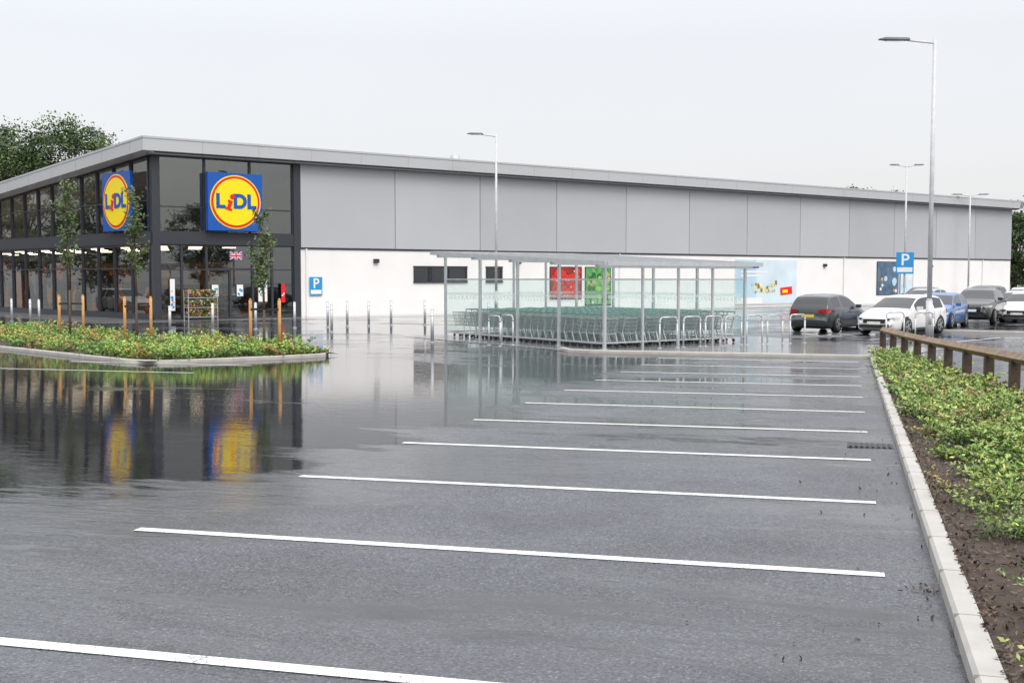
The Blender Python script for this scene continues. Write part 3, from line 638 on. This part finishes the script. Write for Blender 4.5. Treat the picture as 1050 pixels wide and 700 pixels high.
for r_ in range(7):
    a=.45+r_*.86
    for i in range(22):
        b=.65+i*.355+ random.uniform(-.02,.02); q=Q(a+random.uniform(-.02,.02),b,.012)
        Mx=Matrix.Translation(q)@Matrix.Rotation(ang+random.uniform(-.015,.015),4,'Z')
        if first: tp.matrix_basis=Mx; first=False
        else: copytree(tp,Mx)
def hoop():
    pts=[(-.36,0,0),(-.36,0,.75)]; R=.13
    for i in range(1,6): t=math.pi/2*i/6; pts.append((-.36+R-R*math.cos(t),0,.8+R*math.sin(t)))
    pts.append((-.23,0,.93)); pts+=[(-x,y,z) for x,y,z in pts[::-1]]
    h=MB(); h.tube(pts,.027,m_steel,10); h.cyl((-.36,0,0),(-.36,0,.015),.07,.07,m_steel,12); h.cyl((.36,0,0),(.36,0,.015),.07,.07,m_steel,12)
    return top(h.obj('cycle_stand',True),'stainless steel hoop cycle stand fixed to paving','cycle stand','steel hoop stands beside the trolley shelter')
hp=hoop(); hl=[(4.75,34.0,.62),(5.55,34.55,.62),(6.3,35.0,.62),(7.0,35.4,.62),(7.75,35.8,.62),(8.5,36.2,.62),(9.3,36.5,.62),(-.55,35.2,2.1),(-.15,35.8,2.1),(13.3,38.9,.3),(14.2,38.6,.3)]
for i,(x,y,a) in enumerate(hl):
    c=hp if i==0 else hp.copy()
    if i: COL.objects.link(c)
    c.location=(x,y,gz(y)); c.rotation_euler=(0,0,a)
kerb('kerb',[(10.6,30.2),(9.9,29.35),(8.95,29.65),(8,29.95),(7,30.25),(6,30.55),(5,30.85),(4.1,31.13),(3.1,31.42),(2.2,31.7),(1.6,32.2),(1.4,33.0)][::-1],.13,.09,m_conc)
pv_pts=[(1.7,32.3),(2.3,31.85),(9.8,29.6),(10.5,30.4),(13,33.5),(10.5,37.2),(8.6,41),(-2.6,41.6),(-4,40.6)]
mb=MB(); mb.add([(x,y,gz(y)+.008) for x,y in pv_pts],[tuple(range(len(pv_pts)))],m_pave); struct(mb.obj('pavement'))
sheet('parking_line',(11.5,40.5),(14.2,43.4),.1,m_line)
for i in range(5): 
    q0=Vector((12.2,38.2,0))+Vector((.69,-.72,0))*2.6*(i-1); sheet('parking_line',(q0.x,q0.y),(q0.x+3.3,q0.y+3.3),.1,m_line,.013,8)
for i in range(8):
    sheet('parking_line',(16+i*3.2,33.5-i*.15),(17.2+i*3.2,37.6-i*.15),.1,m_line,.017,8)
kerb('kerb',[(13.5,45.9),(22,40.5),(45,36.0)],.13,.1,m_conc)
d=MB(); q=(4.05,12.6); zz=gz(12.6)+.006
d.box((q[0],q[1],zz),(.5,.34,.004),m_dark,-.293)
for i in range(8):
    R=Matrix.Rotation(-.293,3,'Z'); o_=R@Vector((-.21+.06*i,0,0)); d.box((q[0]+o_.x,q[1]+o_.y,zz+.006),(.03,.3,.01),m_iron,-.293)
top(d.obj('drain_grate'),'cast iron drain grate set into wet asphalt','drain')
# fence
fe=top(empty('knee_rail_fence',(Fx(12),12,gz(12))),'low weathered timber knee rail fence along the bed','fence')
zs=[31.2,29.6,28.0,26.4,24.8,23.2,21.6,20.0,18.4,16.8,15.2,13.6,12.0]
fd=Vector((.161,1,0)).normalized(); fn=Vector((fd.y,-fd.x,0))
for z in zs:
    p=MB(); x=Fx(z); p.obox(Vector((x,z,gz(z)))-fd*.075-fn*.075,fd*.15,fn*.15,UP*.63,m_post); p.obj('post',parent=fe)
for z0,z1 in [(zs[i],zs[i+2]) for i in range(0,11,2)]:
    p=MB(); A=Vector((Fx(z0),z0,gz(z0)+.68)); Bq=Vector((Fx(z1),z1,gz(z1)+.68)); d_=(Bq-A); 
    w1=fn*.095; h1=UP*.095
    vs=[]
    for c in (A+d_.normalized()*.004,Bq-d_.normalized()*.004): vs+=[c+h1*1.0,c+w1,c-h1,c-w1]
    p.add(vs,[(0,1,5,4),(1,2,6,5),(2,3,7,6),(3,0,4,7)],m_wood); p.add([vs[i] for i in range(8)],[(0,3,2,1),(4,5,6,7)],m_endwood); p.obj('rail',parent=fe)
# ---------------------------------------------------------------- lamp posts
def lamp(x,y,zt,arms,lab,al=1.9,ang=math.pi,th=1.0):
    e=top(empty('street_lamp',(x,y,gz(y))),lab,'street lamp','car park lamp posts'); H=zt-gz(y)
    p=MB(); p.cyl((0,0,0),(0,0,1.3),.105*th,.105*th,m_lamp,14); p.cyl((0,0,1.3),(0,0,1.36),.105*th,.08*th,m_lamp,14); p.cyl((0,0,1.36),(0,0,H),.08*th,.06*th,m_lamp,12); p.box((0,-.105*th,.7),(.1,.02,.5),m_lamp); childof(p.obj('post',True),e)
    for k in range(arms):
        a=ang+math.pi*k; d=Vector((math.cos(a),math.sin(a),0)); n_=Vector((-d.y,d.x,0))
        p=MB(); p.cyl((0,0,H-.12),d*(al*.5)+UP*(H-.02),.038,.032,m_lamp,8); childof(p.obj('arm',True),e)
        h=MB(); o_=d*(al*.45)+UP*(H-.02); L=al*.55
        vs=[]
        for t,w_,th_ in ((0,.06,.05),(.12,.15,.06),(.8,.17,.055),(1,.1,.02)):
            c=o_+d*(L*t)+UP*.02*t; vs+=[c-n_*w_,c+n_*w_,c+n_*w_*.7+UP*th_*1.4,c-n_*w_*.7+UP*th_*1.4]
        fs=[(0,3,2,1),(12,13,14,15)]
        for i in range(3):
            for j in range(4): a_=4*i+j; b_=4*i+(j+1)%4; fs.append((a_,b_,b_+4,a_+4))
        h.add(vs,fs,m_head); 
        c=o_+d*(L*.5)-UP*.002; h.obox(c-d*L*.28-n_*.1-UP*.015,d*L*.56,n_*.2,UP*.014,m_ledw); childof(h.obj('lamp_head'),e)
lamp(15.1,40.6,10.15,1,'tall grey lamp post with single arm beside cars',2.0,math.pi*1.0,1.1)
lamp(-.9,64,9.75,1,'tall grey lamp post before the store wall',1.65,math.pi*1.02)
lamp(29.7,85,10.1,2,'tall grey lamp post with two arms',1.3,math.pi)
lamp(39.0,96,8.7,2,'tall grey lamp post with two arms',1.6,math.pi)
# ---------------------------------------------------------------- cars
def interp(x,tab):
    xs_=[a for a,_ in tab]; y_=[b for _,b in tab]; return float(np.interp(x,xs_,y_))
def sinterp(x,tab):
    L=tab[-1][0]; h=min(.10,x*.5,(L-x)*.5)
    if h<.01: return interp(x,tab)
    return sum(interp(x+h*k,tab)*w for k,w in ((-1,.12),(-.5,.24),(0,.28),(.5,.24),(1,.12)))
def make_car(paint,kind='hatch',name='parked_car'):
    e=empty(name,(0,0,0))
    if kind=='hatch':
        L=4.28; tp_=[(0,.50),(.04,.64),(.15,.72),(.5,.84),(.9,.92),(1.15,.975),(1.5,1.16),(1.95,1.38),(2.25,1.46),(2.7,1.49),(3.2,1.48),(3.75,1.43),(3.92,1.38),(4.08,1.17),(4.2,.99),(4.25,.86),(4.28,.5)]
        bt=[(0,.45),(.1,.64),(1.15,.90),(3.9,.99),(4.2,.93),(4.28,.47)]; WB=(.86,3.46); cow,rf,rr,rb=1.15,1.98,3.88,4.20; gr=.16; HW=.895; wr_=.325
    elif kind=='suv':
        L=4.45; tp_=[(0,.6),(.04,.82),(.15,.92),(.5,1.02),(.9,1.08),(1.15,1.12),(1.5,1.32),(1.85,1.54),(2.2,1.62),(2.7,1.65),(3.5,1.62),(3.95,1.56),(4.2,1.3),(4.38,1.1),(4.42,.98),(4.45,.6)]
        bt=[(0,.55),(.1,.82),(1.15,1.06),(4,1.12),(4.35,1.05),(4.45,.56)]; WB=(.88,3.55); cow,rf,rr,rb=1.15,1.9,3.98,4.36; gr=.22; HW=.93; wr_=.355
    else:
        L=4.55; tp_=[(0,.48),(.04,.62),(.15,.70),(.5,.82),(1.0,.90),(1.25,.95),(1.7,1.18),(2.1,1.36),(2.5,1.43),(2.9,1.42),(3.3,1.34),(3.9,1.08),(4.1,1.03),(4.45,.99),(4.51,.9),(4.55,.5)]
        bt=[(0,.44),(.1,.61),(1.25,.89),(3.9,.98),(4.45,.94),(4.55,.47)]; WB=(.88,3.65); cow,rf,rr,rb=1.25,2.12,3.3,3.95; gr=.15; HW=.90; wr_=.325
    wt=[(0,.68),(.06,.78),(.25,.88),(.6,.95),(1.2,1),(3.2,1),(L-.5,.98),(L-.12,.93),(L,.84)]
    X=sorted(set([0,.02,.05,.1,.18]+list(np.round(np.arange(.28,L-.2,.06),3))+[L-.15,L-.08,L-.04,L-.015,L]))
    ring=[]
    for x in X:
        tz=sinterp(x,tp_); bz=min(sinterp(x,bt),tz-.03); w_=HW*sinterp(x,wt); lo=gr+.10*max(0,1-x/.25)+.10*max(0,1-(L-x)/.25)
        cab=max(0,tz-bz); wr=w_*.945-.40*cab; 
        pts=[(0,lo),(w_*.82,lo),(w_*.95,lo+.05),(w_*.985,lo+.16),(w_,lo+(bz-lo)*.5),(w_*.985,lo+(bz-lo)*.70),(w_*.97,bz-.05*min(1,cab*3+.3)),(w_*.945,bz)]
        for k in (.3,.6,.88): pts.append((w_*.945+(wr-w_*.945)*k, bz+(tz-.035-bz)*k))
        pts+=[(wr-.02,tz-.035+ .0),(wr*.86,tz-.012),(wr*.45,tz),(0,tz+.004)]
        ring.append(pts)
    n=len(ring[0]); V=[];
    for x,pts in zip(X,ring):
        xx=L/2-x
        full=[(xx,y,z) for y,z in pts]+[(xx,-y,z) for y,z in pts[-2:0:-1]]
        V+=full
    m=len(full); body=[];win=[]
    IB=7; IT=11
    pil=[rf+.0,(rf+rr)/2+.05]
    for i in range(len(X)-1):
        xm=(X[i]+X[i+1])/2
        for j in range(m):
            jj=j if j<n-1 else m-1-j
            fc=(i*m+j,i*m+(j+1)%m,(i+1)*m+(j+1)%m,(i+1)*m+j)
            isw=False
            if cow+.04<xm<rf-.02 and jj>=IT: isw=True
            if rr+.03<xm<rb-.06 and jj>=IT: isw=True
            if IB<=jj<10 and cow+.42<xm<rr-.06 and abs(xm-pil[1])>.04: isw=True
            (win if isw else body).append(fc)
    caps=[tuple(range(m)),tuple(range((len(X)-1)*m,len(X)*m))[::-1]]
    def mk(nm,fs,mat,off=0):
        me=bpy.data.meshes.new(nm); used=sorted({a for f in fs for a in f}); mp={a:i for i,a in enumerate(used)}
        me.from_pydata([V[a] for a in used],[],[tuple(mp[a] for a in f) for f in fs]); me.materials.append(mat); me.polygons.foreach_set('use_smooth',[len(f)==4 for f in fs]); me.update()
        o=bpy.data.objects.new(nm,me); COL.objects.link(o); childof(o,e); return o
    mk('body',body+caps,paint); mk('window',win,m_cglass)
    for x in WB:
        for s_ in (-1,1):
            xx=L/2-x; w=bpy.data.objects.new('wheel',None); w.location=(xx,s_*(HW-.10),wr_); w.empty_display_size=.1; COL.objects.link(w); childof(w,e)
            t=MB(); t.cyl((0,-.10,0),(0,.10,0),wr_,wr_,m_tyre,28); childof(t.obj('tyre',True),w)
            r_=MB(); r_.cyl((0,s_*.085,0),(0,s_*.108,0),wr_*.68,wr_*.66,m_dark,24)
            for k in range(5):
                a=k*1.2566; d=Vector((math.cos(a),0,math.sin(a))); q=Vector((-d.z,0,d.x)); r_.obox(Vector((0,s_*.109,0))-q*.03,d*wr_*.64,q*.06,Vector((0,s_*.012,0)),m_rim)
            r_.cyl((0,s_*.10,0),(0,s_*.125,0),.06,.05,m_rim,12)
            for k in range(24):
                a0=k*math.pi/12;a1=(k+1)*math.pi/12; R1=wr_*.70;R0=wr_*.63
                c0=Vector((math.cos(a0),0,math.sin(a0)));c1=Vector((math.cos(a1),0,math.sin(a1))); r_.add([c0*R0+Vector((0,s_*.121,0)),c1*R0+Vector((0,s_*.121,0)),c1*R1+Vector((0,s_*.112,0)),c0*R1+Vector((0,s_*.112,0))],[(0,1,2,3)],m_rim)
            childof(r_.obj('rim'),w)
            ar=MB(); k=20
            yy=s_*(HW*interp(x,wt)+.004)
            vs=[(xx,yy,wr_)]+[(xx+math.cos(math.pi*(-.12+1.24*i/k))*(wr_+.055),yy-s_*.012*math.sin(math.pi*i/k),wr_+math.sin(math.pi*(-.12+1.24*i/k))*(wr_+.055)) for i in range(k+1)]
            ar.add(vs,[(0,i+1,i+2) for i in range(k)],m_dark); childof(ar.obj('wheel_arch'),e)
    hz=interp(.2,bt)
    for s_ in (-1,1):
        h=MB(); fx=L/2
        p=[(fx+.005-.02,s_*.46,hz-.11),(fx-.02,s_*.46,hz-.01),(fx-.10,s_*.72,hz+.02),(fx-.13,s_*.735,hz-.10),(fx-.42,s_*(HW*.93),hz+.045),(fx-.38,s_*(HW*.93),hz-.03)]
        h.add(p,[(0,1,2,3),(3,2,4,5)],m_hl); h.add([(a+.012,b,c) for a,b,c in p[:4]],[(0,1,2,3)],m_hl)
        h.box((fx-.005,s_*.56,hz-.055),(.03,.09,.06),m_dark); childof(h.obj('headlight'),e)
        rx=-L/2; tz=interp(L-.1,bt)
        t=MB(); p=[(rx-.012,s_*.42,tz-.16),(rx-.012,s_*.42,tz-.04),(rx-.004,s_*.72,tz-.02),(rx-.004,s_*.74,tz-.18),(rx+.22,s_*(HW*.955),tz-.0),(rx+.18,s_*(HW*.965),tz-.14)]
        t.add(p,[(0,1,2,3),(3,2,4,5)],m_tl); childof(t.obj('tail_light'),e)
        d=MB(); mx=L/2-cow-.45; d.box((mx,s_*(HW+.08),interp(1.6,bt)+.08),(.1,.2,.13),paint); childof(d.obj('door_mirror'),e)
        d=MB()
        for xx in (cow+.25,pil[1],rr-.42):
            d.obox((L/2-xx,s_*(HW+.002),gr+.2),(.012,0,0),(0,s_*.002,0),(0,0,interp(xx,bt)-gr-.3),m_dark)
        d.obox((L/2-cow-2.6+.2,s_*(HW*.985),gr+.04),(2.0,0,0),(0,s_*.012,0),(0,0,.07),m_dark)
        childof(d.obj('door_seam'),e)
        for xx in (cow+1.05,pil[1]+.85):
            d=MB(); d.box((L/2-xx,s_*(HW+.012),interp(xx,bt)-.14),(.18,.025,.03),paint); childof(d.obj('door_handle'),e)
    g_=MB(); g_.box((L/2+.002,0,hz-.13),(.03,.86,.15),m_dark); g_.box((L/2+.004,0,gr+.18),(.03,1.15,.13),m_dark); g_.box((L/2+.02,0,hz-.06),(.02,.5,.02),m_rim); childof(g_.obj('grille'),e)
    pl=MB(); pl.box((L/2+.03,0,hz-.2),(.015,.52,.11),m_plw); childof(pl.obj('number_plate'),e)
    pl=MB(); pl.box((-L/2-.015,0,interp(L-.1,bt)-.28),(.015,.52,.11),m_ply); childof(pl.obj('number_plate'),e)
    bu=MB(); bu.box((-L/2-.002,0,gr+.16),(.03,1.3,.14),m_dark); childof(bu.obj('bumper'),e)
    return e
def paint(nm,c,met=.0): return M('car_paint_'+nm,c,.28,met,var=.02,coat=.8)
pg=paint('grey',(.045,.053,.058),.3); pw=paint('white',(.74,.74,.74)); pb=paint('blue',(.012,.11,.36)); pk=paint('black',(.012,.013,.016)); ps=paint('silver',(.42,.44,.46),.5)
protos={}
def put(key,mat,kind,x,y,hd,lab):
    rz=math.radians(90-hd); Mx=Matrix.Translation((x,y,gz(y)))@Matrix.Rotation(rz,4,'Z')
    if key not in protos:
        c=make_car(mat,kind); c.matrix_basis=Mx; protos[key]=c
    else: c=copytree(protos[key],Mx)
    top(c,lab,'car','cars parked in the car park')
put('g',pg,'hatch',12.75,45.0,38,'dark grey hatchback parked, rear to the lane')
put('w',pw,'hatch',14.85,42.7,226,'white hatchback parked nose out, beside grey car')
put('b',pb,'hatch',18.3,48.2,214,'deep blue hatchback parked behind the white car')
put('k',pk,'suv',21.9,52.6,212,'black sport utility car parked facing the lane')
put('w2',pw,'saloon',26.4,58.5,215,'white saloon parked among other cars')
put('s',ps,'hatch',24.2,66,220,'silver hatchback parked in the far row')
put('k',pk,'suv',28.6,68,220,'black car parked in the far row')
put('w',pw,'hatch',31.8,70,225,'white hatchback parked in the far row')
put('w2',pw,'saloon',24.9,54.3,215,'white saloon parked beside the black car')
put('g',pg,'hatch',27.3,75,220,'dark grey hatchback parked in the far row')
put('s',ps,'hatch',34.5,76,220,'silver hatchback parked in the far row')
put('w',pw,'hatch',29.6,63.5,222,'white hatchback parked in the middle row')
put('k',pk,'suv',33.2,66.5,222,'black car parked in the middle row')
put('w',pw,'hatch',-30.5,61.5,136,'white hatchback reflected in the side glazing')
put('g',pg,'hatch',-33.2,59.2,136,'dark grey hatchback reflected in side glazing')
# plant display by entrance
e=top(empty('plant_display_trolley',F(1.9,1.3,G)),'steel plant display trolley with potted flowers by entrance','plant stand')
d=MB()
for a in (0,1.5):
    for b in (0,.6): q=F(1.2+a,1.0+b,G); d.cyl(q,q+UP*1.5,.02,.02,m_steel,6)
for z in (.15,.62,1.1): d.obox(F(1.2,1.0,G+z),u*1.5,nf*.6,UP*.03,m_steel)
d.obj('shelf_frame',parent=e)
P=[];C=[]
for z in (.18,.65,1.13):
    for _ in range(900):
        q=F(1.22+1.46*random.random(),1.0+.65*random.random(),G+z+.05+.33*random.random()); P.append(q); C.append(random.choice([(.1,.18,.04),(.12,.2,.05),(.1,.2,.05),(.5,.5,.45),(.5,.05,.1),(.55,.35,.03)]))
k=leafmesh('potted_flowers',np.array(P),rng.uniform(.04,.08,len(P)),np.array(C),m_leaf,.3,.7); adopt(k,e)
# ---------------------------------------------------------------- sky, sun, camera
W=bpy.data.worlds.new('World'); S.world=W; W.use_nodes=True; nt=W.node_tree; nt.nodes.clear(); L=nt.links
out=nd(nt,'ShaderNodeOutputWorld'); add=nd(nt,'ShaderNodeAddShader'); b1=nd(nt,'ShaderNodeBackground'); b2=nd(nt,'ShaderNodeBackground')
sk=nd(nt,'ShaderNodeTexSky'); sk.sky_type='NISHITA'; sk.sun_disc=False; sk.sun_elevation=math.radians(48); sk.sun_rotation=math.radians(155); sk.dust_density=5; sk.ozone_density=.5
L.new(sk.outputs[0],b1.inputs[0]); b1.inputs[1].default_value=.05
tc=nd(nt,'ShaderNodeTexCoord'); sx=nd(nt,'ShaderNodeSeparateXYZ'); L.new(tc.outputs['Generated'],sx.inputs[0])
mr=nd(nt,'ShaderNodeMapRange'); mr.inputs['From Min'].default_value=0.2; mr.inputs['From Max'].default_value=.9; mr.inputs['To Min'].default_value=.765; mr.inputs['To Max'].default_value=1.85; L.new(sx.outputs[2],mr.inputs['Value'])
no=nd(nt,'ShaderNodeTexNoise'); no.inputs['Scale'].default_value=2.2; no.inputs['Detail'].default_value=5; L.new(tc.outputs['Generated'],no.inputs['Vector'])
m2=nd(nt,'ShaderNodeMapRange'); m2.inputs['To Min'].default_value=.96; m2.inputs['To Max'].default_value=1.04; L.new(no.outputs['Fac'],m2.inputs['Value'])
mu=nd(nt,'ShaderNodeMath',operation='MULTIPLY'); L.new(mr.outputs[0],mu.inputs[0]); L.new(m2.outputs[0],mu.inputs[1]); L.new(mu.outputs[0],b2.inputs[1]); b2.inputs[0].default_value=(.99,.985,.99,1)
L.new(b1.outputs[0],add.inputs[0]); L.new(b2.outputs[0],add.inputs[1]); L.new(add.outputs[0],out.inputs[0])
sd=bpy.data.lights.new('sun','SUN'); sd.energy=1.15; sd.angle=math.radians(25); sd.color=(1,.98,.95); so=bpy.data.objects.new('sun',sd); COL.objects.link(so)
el=math.radians(48); az=math.radians(155); dirv=Vector((math.sin(az)*math.cos(el),math.cos(az)*math.cos(el),math.sin(el))); so.rotation_euler=(-dirv).to_track_quat('-Z','Y').to_euler()
so.location=(10,-20,40)
cd=bpy.data.cameras.new('camera'); cd.sensor_width=36; cd.lens=39.43; cd.clip_end=2000; cd.clip_start=.05; cam=bpy.data.objects.new('camera',cd); COL.objects.link(cam)
cam.location=(0,0,1.7); cam.rotation_euler=(math.radians(90-3.285),0,0); S.camera=cam
